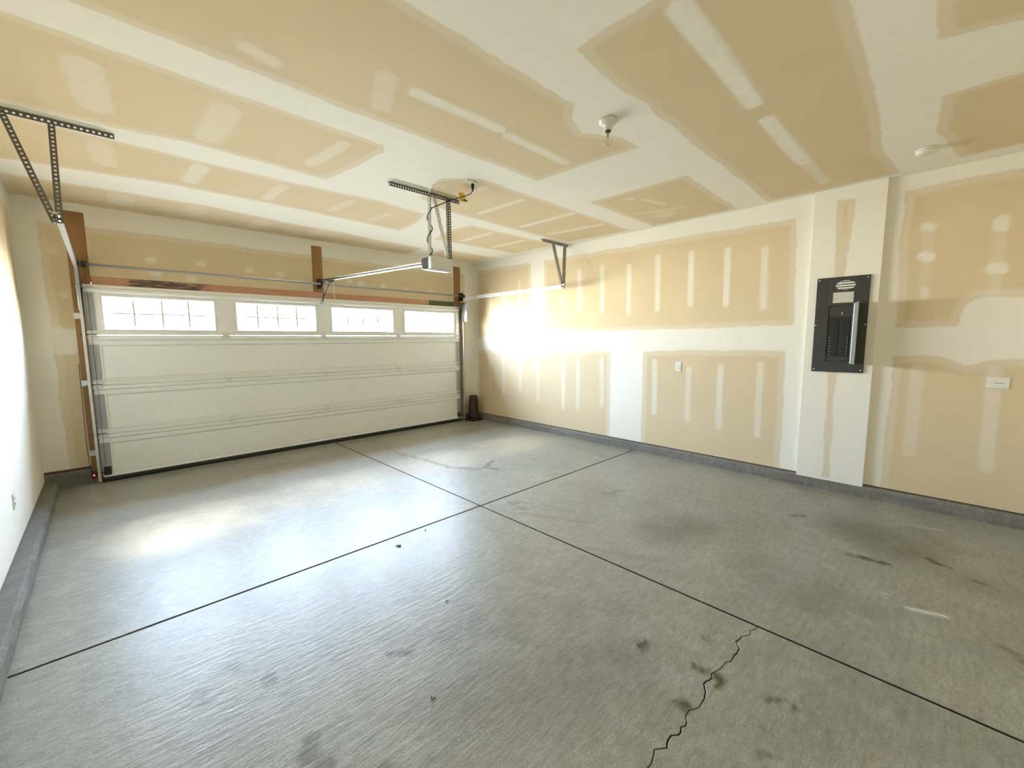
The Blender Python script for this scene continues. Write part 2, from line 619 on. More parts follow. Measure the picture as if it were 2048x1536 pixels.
ceil_spots = [
    (1.52, -4.07, 2.15, -4.09, .045, .8), (2.25, -4.07, 2.90, -4.06, .04, .7), (1.33, -4.08, 1.44, -3.80, .06, .35), (.72, -3.83, .85, -3.80, .045, .5),
    (.15, -3.1, .19, -2.6, .085, .38), (.77, -3.1, .757, -2.58, .085, .35), (1.48, -3.15, 1.43, -2.62, .05, .45),
    (.20, -1.95, .24, -1.5, .07, .3), (.80, -1.95, .78, -1.5, .06, .5), (1.42, -1.95, 1.40, -1.45, .05, .4), (2.05, -1.95, 2.02, -1.5, .05, .35), (2.55, -1.8, 2.5, -1.4, .04, .3),
    (.35, -.55, .35, -.25, .1, .3), (.95, -.6, .95, -.25, .1, .25), (1.6, -.5, 1.6, -.2, .09, .25), (2.25, -.5, 2.25, -.2, .08, .25),
    (3.28, -2.53, 3.30, -3.18, .035, .6), (4.03, -2.47, 4.04, -3.24, .045, .7), (4.58, -2.47, 4.68, -3.22, .045, .6), (2.79, -3.0, 2.79, -3.19, .03, .6),
    (3.95, -1.35, 3.95, -1.95, .05, .6), (4.55, -1.35, 4.58, -1.95, .05, .6),
    (4.2, -4.05, 4.5, -4.12, .03, .5), (4.05, -3.95, 4.12, -3.98, .025, .5), (4.6, -3.75, 4.75, -4.2, .04, .35), (4.85, -3.95, 4.85, -3.95, .12, .3),
    (2.0, -5.40, 3.06, -5.385, .055, .95), (3.33, -5.39, 4.3, -5.40, .05, .9), (4.3, -5.41, 4.97, -5.43, .045, .45),
]
ceiling = board('ceiling', [(XL - .05, XR + .1, YB - .05, .5)], lambda P: np.stack([P[:, 0], P[:, 1], np.full(len(P), H)], 1), ceil_bare, ceil_spots, 0.024)
tag(ceiling, 'taped unpainted drywall ceiling with pale bands of joint compound', 'ceiling')

rw_bare = [
    [(-.02, 2.83), (-1.43, 2.81), (-1.45, 1.62), (-.02, 1.555)],
    [(-1.714, 2.8), (-5.16, 2.76), (-5.2, 1.66), (-3.5, 1.64), (-1.72, 1.617)],
    [(-.02, 1.34), (-3.0, 1.375), (-3.0, .05), (-.02, .05)],
    [(-3.48, 1.375), (-5.15, 1.41), (-5.15, .05), (-3.49, .05)],
    [(-5.95, 2.83), (-7.2, 2.83), (-7.2, 1.84), (-6.477, 1.847), (-6.41, 1.79), (-6.37, 1.62), (-5.97, 1.61)],
    [(-5.97, 1.37), (-6.26, 1.38), (-6.44, 1.3), (-6.585, 1.354), (-7.2, 1.37), (-7.2, .0), (-5.97, .0)],
]
rw_spots = [(y, z0, y - .01, z1, .034, k) for y, z0, z1, k in [
    (-2.11, 2.2, 2.05, .4), (-2.42, 2.54, 1.99, .55), (-2.82, 2.56, 1.93, .65), (-3.245, 2.51, 1.88, .65), (-3.66, 2.57, 1.92, .7), (-4.09, 2.55, 1.95, .75),
    (-4.50, 2.53, 1.92, .8), (-4.885, 2.48, 1.87, .7), (-.4, 2.4, 1.8, .35), (-.75, 2.4, 1.8, .35), (-1.15, 2.5, 1.8, .4),
    (-.36, 1.25, .63, .3), (-.74, 1.25, .57, .35), (-1.16, 1.25, .65, .4), (-1.58, 1.25, .51, .35), (-2.12, 1.25, .44, .45), (-2.41, 1.25, .48, .4), (-2.84, 1.25, .56, .45),
    (-3.66, 1.23, .56, .6), (-4.11, 1.16, .52, .5), (-4.485, 1.2, .48, .6), (-4.9, 1.24, .45, .5)]]
rw_spots += [(-6.12, 2.49, -6.15, 2.475, .036, .8), (-6.125, 2.24, -6.155, 2.22, .04, .8), (-6.15, 1.95, -6.15, 1.90, .03, .5), (-6.14, 2.45, -6.15, 1.95, .035, .18),
             (-6.55, 2.45, -6.55, 2.40, .045, .75), (-6.535, 2.085, -6.575, 2.075, .045, .8), (-6.55, 2.4, -6.55, 1.85, .04, .25),
             (-6.15, 1.25, -6.15, .5, .05, .3), (-6.6, 1.25, -6.62, .45, .045, .4)]
wr = board('wall_right', [(YB - .05, YF + .1, 0.118, H + .02)], lambda P: np.stack([np.full(len(P), XR), P[:, 0], P[:, 1]], 1), rw_bare, rw_spots, 0.022, True)
tag(wr, 'taped unpainted drywall side wall beside the garage door', 'wall')

# boxed-out chase that carries the breaker panel: face and two returns in one surface
CY0, CY1 = -5.85, -5.31
ca = XR - XC
Pf, Ff = grid_rect(CY0 - ca, CY1 + ca, 0.098, H + .02, 0.02)
uu = Pf[:, 0]
xx = np.where(uu < CY0, XC + (CY0 - uu), np.where(uu > CY1, XC + (uu - CY1), XC))
yy = np.clip(uu, CY0, CY1)
# snap the nearest grid column to the edges so the corners stay crisp
cols = np.unique(uu)
for e in (CY0, CY1):
    c = cols[np.argmin(abs(cols - e))]
    k = np.isclose(uu, c)
    xx[k], yy[k] = XC, e
chase_bare = [[(-5.49, 2.84), (-5.635, 2.83), (-5.60, 2.1), (-5.585, 1.0), (-5.60, .12), (-5.52, .12), (-5.525, .6), (-5.51, 1.2), (-5.50, 2.1)]]
sdv = np.clip(poly_sd(np.stack([yy, Pf[:, 1]], 1), chase_bare[0]), -.3, .3)
sdv = np.minimum(sdv, np.where(Pf[:, 1] < 1.2, 0.03, .3))
wc = np_mesh('wall_chase', np.stack([xx, yy, Pf[:, 1]], 1), Ff[:, ::-1], M_DRY, {'bare': sdv, 'spot': np.zeros(len(Pf))})
tag(wc, 'narrow boxed-out drywall chase behind the breaker panel', 'wall', kind='structure')

wl_bare = [[(-.12, 2.78), (-3.1, 2.78), (-3.1, 1.66), (-.12, 1.66)], [(-3.4, 2.78), (-7.2, 2.78), (-7.2, 1.66), (-3.4, 1.66)]]  # lower half has no bare paper: its overexposed brightness is put into the colour
wl_spots = [(y, 2.5, y, 1.85, .035, .55) for y in (-.55, -.95, -1.22, -1.75, -2.2, -2.6)] + [(y, 1.2, y, .5, .035, .45) for y in (-.55, -.95, -1.4, -1.95, -2.4)]
wl = board('wall_left', [(YB - .05, YF + .1, 0.098, H + .02)], lambda P: np.stack([np.full(len(P), XL), P[:, 0], P[:, 1]], 1), wl_bare, wl_spots, 0.03)
tag(wl, 'brightly lit drywall side wall near the camera', 'wall')

wf_bare = [[(.02, 2.74), (4.86, 2.74), (4.86, 2.0), (.02, 2.0)], [(-.27, 2.72), (.03, 2.72), (.03, .1), (-.25, .1)], [(4.9, 2.75), (5.07, 2.75), (5.07, .1), (4.9, .1)]]
wf_spots = [(x, z, x + .03, z, .035, .55) for x, z in [(.56, 2.45), (1.03, 2.46), (1.53, 2.44), (1.91, 2.43), (3.03, 2.40), (3.81, 2.38), (4.3, 2.385), (.60, 2.3), (.92, 2.27), (2.85, 2.42), (3.4, 2.4)]]
wf_spots += [(-.28, 1.60, -.1, 1.57, .09, .7), (-.28, 1.48, -.14, 1.47, .07, .7), (-.18, 2.455, -.18, 2.455, .04, .4), (-.13, 2.01, -.13, 2.01, .04, .35), (4.99, 2.6, 4.99, .4, .03, .35)]
wf = board('wall_front', [(XL - .05, 0.07, 0.19, H + .02), (0.07, 4.81, 2.16, H + .02), (4.81, XR + .1, 0.09, H + .02)],
           lambda P: np.stack([P[:, 0], np.full(len(P), YF), P[:, 1]], 1), wf_bare, wf_spots, 0.024)
tag(wf, 'drywall end wall around and above the garage door', 'wall')
wbk = board('wall_back', [(XL - .05, XR + .1, 0, H + .02)], lambda P: np.stack([P[:, 0], np.full(len(P), YB), P[:, 1]], 1),
            [[(-.2, 2.78), (2.5, 2.78), (2.5, 1.66), (-.2, 1.66)], [(2.8, 2.78), (5.1, 2.78), (5.1, 1.66), (2.8, 1.66)], [(-.2, 1.36), (5.1, 1.36), (5.1, .05), (-.2, .05)]], [], 0.05, True)
tag(wbk, 'drywall end wall opposite the garage door', 'wall')

# ---- floor: four saw-cut slabs, one of them split by a crack, over a dark sub-base
floor = MB().box(XL - .1, XR + .1, YB - .1, 0.6, -.16, -.030).build('floor', M_SOIL)
tag(floor, 'worn concrete garage floor with saw-cut joints, stains and a crack', 'floor', kind='structure')
JX, JY, GAP = 2.508, -3.41, 0.007
stains = [  # x, y, x, y, radius, strength, feather
    (4.29, -5.47, 4.33, -5.56, .018, .9, .03), (4.345, -5.72, 4.35, -5.78, .015, .7, .03), (3.80, -5.93, 3.80, -6.02, .022, .75, .04), (3.80, -6.02, 3.83, -6.13, .025, .9, .03),
    (4.10, -6.33, 4.06, -6.44, .022, .85, .03), (3.95, -6.56, 3.93, -6.60, .03, .5, .05),
    (4.3, -5.95, 4.2, -6.15, .26, .50, .35), (4.55, -6.3, 4.4, -6.4, .12, .3, .25), (4.0, -6.2, 3.9, -6.5, .15, .2, .35), (3.2, -4.83, 3.45, -4.95, .22, .42, .4), (3.4, -5.3, 3.9, -5.45, .12, .2, .3), (3.1, -5.45, 3.3, -5.5, .1, .25, .25),
    (2.9, -5.85, 3.2, -5.9, .08, .25, .2), (3.0, -5.55, 3.05, -5.6, .05, .25, .15), (2.55, -4.6, 2.75, -5.0, .04, .22, .1), (3.6, -4.05, 3.65, -4.12, .03, .35, .05), (3.72, -4.08, 3.76, -4.12, .025, .4, .04),
    (1.93, -5.35, 1.97, -5.37, .022, .8, .03), (2.0, -5.6, 2.0, -5.625, .02, .7, .03), (1.72, -5.62, 1.74, -5.645, .022, .7, .03), (2.02, -5.88, 2.04, -5.9, .02, .7, .03), (2.06, -5.96, 2.07, -5.97, .014, .7, .02),
    (1.86, -5.9, 1.87, -5.92, .012, .5, .02), (2.2, -5.56, 2.21, -5.56, .018, .4, .03), (2.3, -5.5, 2.3, -5.5, .012, .4, .02), (1.75, -5.95, 1.77, -5.97, .014, .45, .03),
    (1.02, -4.52, 1.07, -4.56, .025, .55, .03), (.52, -4.24, .53, -4.28, .025, .6, .03), (.55, -4.72, .57, -4.84, .035, .5, .04), (.295, -4.13, .295, -4.2, .035, .3, .04), (.43, -4.05, .45, -4.1, .03, .3, .03),
    (1.05, -4.35, 1.3, -4.62, .07, .16, .1), (1.35, -4.05, 1.4, -4.6, .1, .12, .2), (1.1, -5.0, 1.5, -5.3, .15, .22, .3), (1.5, -5.1, 1.8, -5.3, .1, .2, .2), (.72, -5.02, .74, -5.1, .03, .35, .04),
    (2.9, -.80, 2.88, -1.28, .018, .35, .03), (2.88, -1.28, 2.96, -1.77, .028, .42, .03), (2.96, -1.77, 3.0, -2.25, .03, .45, .03), (3.0, -2.25, 3.2, -2.55, .04, .5, .03),
    (3.54, -2.41, 3.30, -2.55, .025, .45, .03), (3.30, -2.55, 3.36, -2.78, .03, .45, .03),
    (4.7, -.35, 4.9, -.5, .03, .35, .08), (4.3, -.2, 4.75, -.25, .05, .3, .2), (3.2, -.2, 4.6, -.3, .08, .22, .25), (.2, -.15, 4.8, -.15, .1, .18, .3), (4.2, -.7, 4.5, -.8, .05, .25, .15), (1.2, -.6, 1.9, -.7, .06, .2, .2),
    (2.75, -3.55, 2.78, -3.62, .02, .35, .03), (2.82, -3.58, 2.86, -3.66, .02, .35, .03), (2.72, -3.68, 2.76, -3.76, .02, .3, .03), (2.65, -3.8, 2.9, -4.3, .03, .2, .06), (1.95, -5.7, 2.0, -5.69, .02, .8, .03),
    (5.1, -5.4, 5.15, -5.8, .04, .2, .1), (3.2, -6.6, 3.1, -6.7, .02, .5, .04), (2.45, -6.3, 2.4, -6.6, .08, .2, .2), (2.2, -3.44, 2.49, -3.44, .012, .25, .04),
]


def stain_val(P):
    s = np.zeros(len(P))
    x, y = P[:, 0], P[:, 1]
    P = P + np.stack([.012 * np.sin(31 * y + 9 * x) + .008 * np.sin(77 * x - 50 * y) + .006 * np.sin(140 * y + 60 * x),
                      .012 * np.sin(29 * x + 11 * y + 1) + .008 * np.sin(83 * y + 40 * x) + .006 * np.sin(150 * x - 70 * y)], 1)
    for x0, y0, x1, y1, r, k, ft in stains:
        s = np.maximum(s, caps_val(P, [(x0, y0, x1, y1, r * (1.0 if r < .04 else 1), min(1, k * (1.25 if r < .04 else 1)))], ft))
    return s


def chalk_val(P):
    return caps_val(P, [(3.284, -6.27, 3.30, -6.33, .010, .9), (3.30, -6.33, 3.332, -6.413, .009, .85), (3.36, -6.15, 3.37, -6.17, .008, .4), (4.75, -6.25, 4.8, -6.4, .015, .25)], 0.03)


def make_slab(x0, x1, ya, yb, step):
    """ya(x) < yb(x): top surface with rounded-over edges and a skirt"""
    nx = int(round((x1 - x0) / step))
    xs = np.linspace(x0, x1, nx + 1)
    ny = int(round(np.mean(yb(xs) - ya(xs)) / step))
    tt = np.linspace(0, 1, ny + 1)
    e = 0.003
    rows_x = np.concatenate([[x0, x0], [x0 + e], xs[1:-1], [x1 - e], [x1, x1]])
    A, B = ya(rows_x), yb(rows_x)
    tt = tt[1:-1]
    Y = np.concatenate([A[:, None], A[:, None], A[:, None] + e, A[:, None] + (B - A)[:, None] * tt, B[:, None] - e, B[:, None], B[:, None]], 1)
    X = np.repeat(rows_x[:, None], Y.shape[1], 1)
    Z = np.zeros_like(X)
    Z[[0, -1], :] = -.0305
    Z[:, [0, -1]] = -.0305
    edge = np.zeros_like(X, bool)
    edge[[1, -2], :] = True
    edge[:, [1, -2]] = True
    Z[edge & (Z > -.01)] = -.003
    n, m = X.shape
    i = (np.arange(n - 1)[:, None] * m + np.arange(m - 1)[None, :]).ravel()
    F = np.stack([i, i + m, i + m + 1, i + 1], 1)
    P = np.stack([X.ravel(), Y.ravel()], 1)
    o = np_mesh('slab', np.stack([P[:, 0], P[:, 1], Z.ravel()], 1), F, M_FLOOR, {'stain': stain_val(P), 'chalk': chalk_val(P)}, floor)
    o.data.materials.append(M_SOIL)
    I, J = np.divmod(np.arange(len(F)), m - 1)
    mi = ((I == 0) | (I == n - 2) | (J == 0) | (J == m - 2)).astype(np.int32)
    o.data.polygons.foreach_set('material_index', mi)
    return o


cst = lambda c: (lambda x: np.full_like(np.asarray(x, float), c))
crack_pts = np.array([(-.4, -5.63), (.3, -5.66), (.9, -5.64), (1.2, -5.66), (1.406, -5.677), (1.468, -5.659), (1.533, -5.677), (1.619, -5.681), (1.743, -5.678), (1.839, -5.687), (1.958, -5.673), (2.022, -5.676), (2.169, -5.692), (2.363, -5.693), (2.52, -5.711)])
rs = np.random.RandomState(4)
ckx = np.arange(-.45, 2.56, 0.016)
cky = np.interp(ckx, crack_pts[:, 0], crack_pts[:, 1]) + np.convolve(rs.normal(0, .010, len(ckx)), [.25, .8, .25], 'same')
ckw = 0.0013 + 0.0015 * np.sin(ckx * 9) ** 2
ck_lo = lambda x: np.interp(x, ckx, cky - ckw)
ck_hi = lambda x: np.interp(x, ckx, cky + ckw)
make_slab(XL - .02, JX - GAP, cst(JY + GAP), cst(.5), .03)
make_slab(JX + GAP, XR + .02, cst(JY + GAP), cst(.5), .03)
make_slab(JX + GAP, XR + .02, cst(YB - .02), cst(JY - GAP), .022)
make_slab(XL - .02, JX - GAP, ck_hi, cst(JY - GAP), .02)
make_slab(XL - .02, JX - GAP, cst(YB - .02), ck_lo, .02)


# ---- concrete stem-wall curbs
def curb(name, label, axis, face, back, a0, a1, h, amp, seed):
    rs = np.random.RandomState(seed)
    n = max(2, int((a1 - a0) / .04))
    ts = np.linspace(a0, a1, n + 1)
    k = np.convolve(rs.normal(0, 1, n + 9), np.ones(5) / 5, 'same')[4:4 + n + 1] * amp
    k2 = np.convolve(rs.normal(0, 1, n + 9), np.ones(7) / 7, 'same')[4:4 + n + 1] * amp
    s = 1 if back > face else -1
    vs, fs = [], []
    for i, t in enumerate(ts):
        prof = [(face + s * (-.004 + k[i] * .5), -.02), (face + s * (-.002 + k2[i]), h * .35), (face + s * (.002 + k[i]), h - .022), (face + s * (.012 + k2[i] * 1.2), h - .004 + k[i] * .4), (face + s * .024, h), (back, h), (back, -.02)]
        for c, z in prof:
            vs.append((c, t, z) if axis == 'Y' else (t, c, z))
    m = 7
    for i in range(n):
        for j in range(m - 1):
            fs.append((i * m + j, i * m + j + 1, (i + 1) * m + j + 1, (i + 1) * m + j))
    fs += [tuple(range(m)), tuple(reversed(range(n * m, n * m + m)))]
    o = MB().add(vs, fs).build(name, M_CURB, None)
    tag(o, label, 'curb', kind='structure')
    return o


curb('trim_1', 'concrete curb along the foot of the outlet and breaker panel wall', 'Y', XR - .049, XR + .15, YB, .3, 0.106, .006, 1)
curb('trim_2', 'concrete curb along the foot of the brightly lit side wall', 'Y', XL + .102, XL - .15, YB, .3, 0.092, .008, 2)
curb('trim_3', 'dark concrete curb stub between garage door jamb and side wall', 'X', 0.035, .3, XL - .08, -0.08, 0.165, .004, 3)
curb('trim_4', 'concrete curb stub behind the cone beside the garage door', 'X', 0.035, .3, 4.95, XR - .05, 0.11, .004, 5)
for nm, lb, bx in [('trim_5', 'sill plate darkened for the shaded gap under the drywall above the outlet wall curb', (XR + .003, XR + .1, YB, .2, .106, .30)),
                   ('trim_6', 'sill plate darkened for the shaded gap under the drywall of the bright side wall', (XL - .1, XL - .003, YB, .2, .09, .30)),
                   ('trim_7', 'sill plate darkened for the shaded gap above the curb stub beside the door jamb', (XL - .05, -.08, YF + .003, .25, .165, .40))]:
    tag(MB().box(*bx).build(nm, M_WOODD), lb, 'trim', kind='structure')

# ---- lumber around the door opening
JF = 0.0505
tag(MB().box(-.078, .072, JF, .2, 0, 2.865).build('trim_8', M_WOOD, None, .004), 'brown lumber jamb board at the door edge near the bright side wall', 'board', kind='structure')
tag(MB().box(4.81, 4.96, JF, .2, 0, 2.862).build('trim_9', M_WOOD, None, .004), 'brown lumber jamb board at the door edge by the cone', 'board', kind='structure')
hd = thing('trim_10', 'reddish lumber header board with a dark stamp and green end above the door', 'board', (2.4, JF, 2.08), kind='structure')
MB().box(.0735, 4.27, JF, .2, 2.06, 2.222).build('plank', M_WOODH, hd, .003)
pk = MB().box(4.273, 4.808, JF, .2, 2.06, 2.222).build('plank', M_WOODG, hd, .003)
pk['label'] = 'dark green stained end of the header board'
tag(MB().box(2.335, 2.475, JF, .2, 2.2235, 2.87).build('trim_11', M_WOOD, None, .004), 'short upright lumber block above the middle of the door', 'board', kind='structure')

# ================================================================== GARAGE DOOR
door = thing('door_1', 'white sectional garage door with four long grid windows in its top section', 'garage door', (2.44, 0, 0), kind='structure')
SEAM = [0.055, 0.533, 1.066, 1.6, DT]


def section_profile(z0, z1):
    return [(z0, .045), (z0, .010), (z0 + .004, .010), (z0 + .005, 0), (z0 + .022, 0), (z0 + .025, .009), (z0 + .040, .009), (z0 + .043, 0),
            (z0 + .056, 0), (z0 + .058, .022), (z0 + .066, .022), (z0 + .070, .013), (z1 - .120, .013), (z1 - .116, .024), (z1 - .106, .024), (z1 - .104, 0),
            (z1 - .058, 0), (z1 - .056, .014), (z1 - .047, .014), (z1 - .045, -.008), (z1 - .014, -.008), (z1 - .012, .024), (z1 - .001, .024), (z1 - .001, .045)]


for i in range(3):
    s = MB().prism_x(section_profile(SEAM[i], SEAM[i + 1]), 0.004, DW - .004).build('section', M_WHITE, door)
    z0, z1 = SEAM[i], SEAM[i + 1]
    for x0, x1, xa, xb in ((0, .082, .082, .099), (DW - .082, DW, DW - .099, DW - .082)):
        st = MB().box(x0, x1, -.0035, .0125, z0 + .052, z1 - .1).build('end_stile', M_STILE, s)
        st['label'] = 'grey galvanized end stile'
        MB().box(xa, xb, -.0005, .0128, z0 + .052, z1 - .1).build('panel_edge', M_WHITE, s, .003)
# tongue strips keep daylight out of the seams
top = MB()
z0, z1 = SEAM[3], SEAM[4]
top.prism_x([(z0, .045), (z0, .003), (z0 + .004, 0), (z0 + .045, 0), (z0 + .052, .006), (WZ0 - .002, .006), (WZ0 - .002, .045)], .004, DW - .004)
top.prism_x([(WZ1 + .002, .045), (WZ1 + .002, .006), (2.045, .006), (2.05, 0), (z1 - .004, 0), (z1, .004), (z1, .045)], .004, DW - .004)
edges = [.004] + [q for w in WINX for q in w] + [DW - .004]
for k in range(0, len(edges), 2):
    top.box(edges[k] + (0 if k == 0 else .002), edges[k + 1] - (.002 if k < len(edges) - 2 else 0), .006, .045, WZ0 - .002, WZ1 + .002)
tops = top.build('section', M_WHITE, door)
tops['label'] = 'top section with four windows'
for x0, x1 in ((0, .078), (DW - .078, DW)):
    MB().box(x0, x1, -.003, .0055, z0 + .055, 2.04).build('end_stile', M_STILE if x0 == 0 else M_GALV, tops)
for a, b in WINX:
    fr = MB()
    w, d = .024, .004
    A, B, C0, C1 = a - .02, b + .02, WZ0 - .02, WZ1 + .02
    prof = [(0, .0058), (0, -.004), (.008, -.010), (.018, -.010), (.026, .002), (.026, .014)]   # (inset, y)
    for p0, p1 in zip(prof[:-1], prof[1:]):
        q = []
        for ins, y in (p0, p1):
            q += [(A + ins, y, C0 + ins), (B - ins, y, C0 + ins), (B - ins, y, C1 - ins), (A + ins, y, C1 - ins)]
        fr.add(q, [(k, (k + 1) % 4, 4 + (k + 1) % 4, 4 + k) for k in range(4)])
    wn_ = fr.build('window', M_WFRAME, door)
    pn = MB().box(a + .0015, b - .0015, .020, .024, WZ0, WZ1).build('pane', M_GLASS, wn_)
    for k in (1, 2, 3):
        x = a + (b - a) * k / 4
        MB().box(x - .010, x + .010, .026, .032, WZ0 + .004, WZ1 - .004).build('muntin', M_WFRAME, wn_)
    zc = (WZ0 + WZ1) / 2
    MB().box(a + .003, b - .003, .0325, .037, zc - .009, zc + .009).build('muntin', M_WFRAME, wn_)
    MB().box(a + .0005, a + .008, .025, .04, WZ0, WZ1).box(b - .008, b - .0005, .025, .04, WZ0, WZ1).box(a + .008, b - .008, .025, .04, WZ0, WZ0 + .008).box(a + .008, b - .008, .025, .04, WZ1 - .008, WZ1).build('spacer', M_WFRAME, wn_)

# top strut, bottom seal
MB().prism_x([(2.052, -.0005), (2.052, -.02), (2.060, -.028), (2.088, -.028), (2.096, -.02), (2.096, -.0005)], .03, DW - .03).build('strut', M_WHITE, door)
MB().prism_x([(0.0, .03), (0.0, .002), (.012, -.006), (.03, -.008), (.052, -.003), (.0545, .0), (.0545, .045), (.02, .044)], .0, DW).build('bottom_seal', M_BLACK, door)
MB().prism_x([(.056, -.0005), (.056, -.006), (.070, -.006), (.070, -.0005)], .01, DW - .01).build('seal_retainer', M_WHITE, door)


def hinge(x, z, w=.07, mat=None):
    m = MB()
    m.box(x - w / 2, x + w / 2, -.0110, -.0075, z - .042, z - .006)
    m.box(x - w / 2, x + w / 2, -.0055, -.0005, z + .006, z + .045)
    m.tube([(x - w / 2, -.013, z + .002), (x + w / 2, -.013, z + .002)], .0065, 8)
    for sx in (-.6, .6):
        m.lathe([(.006, 0), (.005, -.004)], (x + sx * w / 2, -.011, z - .024), 6, 'Y')
    return m.build('hinge', mat or M_WHITE, door)


for z in SEAM[1:4]:
    for x in (1.23, 2.42, 3.62):
        hinge(x, z, .072, M_HINGE)
    for x, sgn in ((.04, -1), (DW - .04, 1)):
        h = hinge(x, z, .078, M_GALV)
        MB().box(x - .03, x + .03, -.045, -.0135, z - .004, z + .004).build('roller_carrier', M_GALV, h)
        MB().tube([(x - sgn * .03, -.034, z + .006), (x + sgn * .088, -.034, z + .006)], .005, 8).build('roller_stem', M_GUN, h)
for x, sgn in ((.045, -1), (DW - .045, 1)):
    b = MB().box(x - .035, x + .035, -.006, -.0036, 2.10, 2.128).box(x - .03, x + .03, -.05, -.006, 2.112, 2.116)
    b.tube([(x, -.034, 2.10), (x + sgn * .09, -.034, 2.10)], .005, 8).build('top_roller_bracket', M_GALV, door)
    MB().box(x - .03, x + .03, -.0075, -.004, .075, .17).tube([(x, -.034, .12), (x + sgn * .085, -.034, .12)], .006, 8).box(x - .02, x + .02, -.034, -.0075, .11, .13).build('bottom_bracket', M_GUN, door)


# ================================================================== TRACKS
def track(x, sgn, label, bar, straps):
    """sgn = direction (in X) towards the door"""
    t = thing('door_track', label, 'track', (x, -.034, 0), 'garage door tracks')
    ZT, R, YV, YE = 2.285, .36, -.034, -2.43
    path = [(YV, z) for z in np.linspace(.03, ZT - R, 12)]
    path += [(YV - R + R * math.cos(a), ZT - R + R * math.sin(a)) for a in np.linspace(0, math.pi / 2, 13)[1:]]
    path += [(y, ZT) for y in np.linspace(YV - R, YE, 10)[1:]]
    prof = [(.021, -.017), (.021, -.026), (0, -.026), (0, .026), (.021, .026), (.021, .017)]
    vs, fs = [], []
    for i, (y, z) in enumerate(path):
        a, b = path[max(i - 1, 0)], path[min(i + 1, len(path) - 1)]
        ty, tz = b[0] - a[0], b[1] - a[1]
        L = math.hypot(ty, tz)
        ny, nz = -tz / L, ty / L
        for px, pn_ in prof:
            vs.append((x + sgn * px, y + ny * pn_, z + nz * pn_))
    for i in range(len(path) - 1):
        for j in range(5):
            fs.append((i * 6 + j, i * 6 + j + 1, (i + 1) * 6 + j + 1, (i + 1) * 6 + j))
    MB().add(vs, fs).build('rail', M_GALV, t, solid=.0025)
    # jamb brackets
    for z in (.33, 1.09, 1.80):
        MB().box(min(x - sgn * .002, x - sgn * .05), max(x - sgn * .002, x - sgn * .05), JF - .004, JF - .0005, z - .03, z + .03) \
            .box(min(x - sgn * .004, x - sgn * .0015), max(x - sgn * .004, x - sgn * .0015), YV - .02, JF - .004, z - .022, z + .022).build('jamb_bracket', M_GALV, t)
    MB().box(min(x - sgn * .0045, x - sgn * .0015), max(x - sgn * .0045, x - sgn * .0015), -.16, JF - .001, 1.86, 2.22).build('flag_bracket', M_GALV, t)
    # hanger: perforated angle on the ceiling and two slanting straps
    hb = MB()
    hb.perforated((bar[0], -2.215, H - .002), (bar[1], -2.215, H - .002), (0, 1, 0), .034)
    hb.perforated((bar[0], -2.215, H - .002), (bar[1], -2.215, H - .002), (0, 0, -1), .034)
    hb.build('hanger_bar', M_DKSTEEL, t, solid=.0022)
    for (xa, xb) in straps:
        s = MB()
        A, B = Vector((xa, -2.222, H - .03)), Vector((xb, YE + .015, ZT - .02))
        s.perforated(A, B, (1, 0, 0), .032)
        s.perforated(A, B, (0, 1, 0), .03)
        s.build('hanger_strap', M_DKSTEEL, t, solid=.0022)
    MB().lathe([(.009, 0), (.009, -.012)], (x - sgn * .004, YE + .03, ZT), 6, 'X').build('bolt', M_GALV, t)
    MB().box(x - .02 if sgn > 0 else x - .006, x + .006 if sgn > 0 else x + .02, YE - .006, YE + .03, ZT + .028, ZT + .04).build('end_stop', M_GALV, t)
    return t


track(-.032, 1, 'steel door track with slotted hanger beside the bright side wall', (-.30, .28), [(-.235, -.055), (-.03, -.036)])
track(DW + .052, -1, 'steel door track curving up above the cone beside the outlet wall', (4.70, 5.29), [(4.93, DW + .036), (5.20, DW + .052)])

# ================================================================== TORSION BAR
tb = thing('torsion_bar', 'long thin steel counterbalance bar above the garage door', 'bar', (2.41, -.045, 2.335))
MB().tube([(-.03, -.045, 2.33), (4.95, -.045, 2.33)], .0135, 12).build('shaft', M_STILE, tb, smooth_s=True)
MB().box(2.385, 2.437, .044, JF - .0008, 2.27, 2.40).box(2.409, 2.413, -.07, .044, 2.29, 2.36).lathe([(.028, -.01), (.028, .01)], (2.411, -.045, 2.33), 16, 'X').build('center_bracket', M_GUN, tb)
for x, s in ((-.008, -1), (4.915, 1)):
    MB().box(x - .002, x + .002, -.085, JF - .001, 2.235 if s > 0 else 2.29, 2.385).lathe([(.022, -.008), (.022, .008)], (x, -.045, 2.33), 14, 'X').build('bearing_plate', M_GUN, tb)
    MB().lathe([(.03, -.016), (.036, -.014), (.028, -.008), (.028, .010), (.036, .014), (.036, .02)], (x - s * .04, -.045, 2.33), 18, 'X').build('cable_drum', M_GUN, tb)
    MB().tube([(x - s * .045, -.018, 2.33), (x - s * .045, -.02, 1.2), (x - s * .04, -.012, .13)], .0018, 5).build('lift_cable', M_GUN, tb)
MB().box(4.935, 4.975, -.07, -.02, 2.305, 2.355).build('end_collar', M_BLACK, tb, .004)

# ================================================================== OPENER
op = thing('garage_door_opener', 'ceiling hung white garage door opener with long rail to the door', 'door opener', (2.53, -2.77, 2.2))
OX0, OX1, OY0, OY1, OZ0, OZ1 = 2.408, 2.655, -2.855, -2.665, 2.208, 2.325
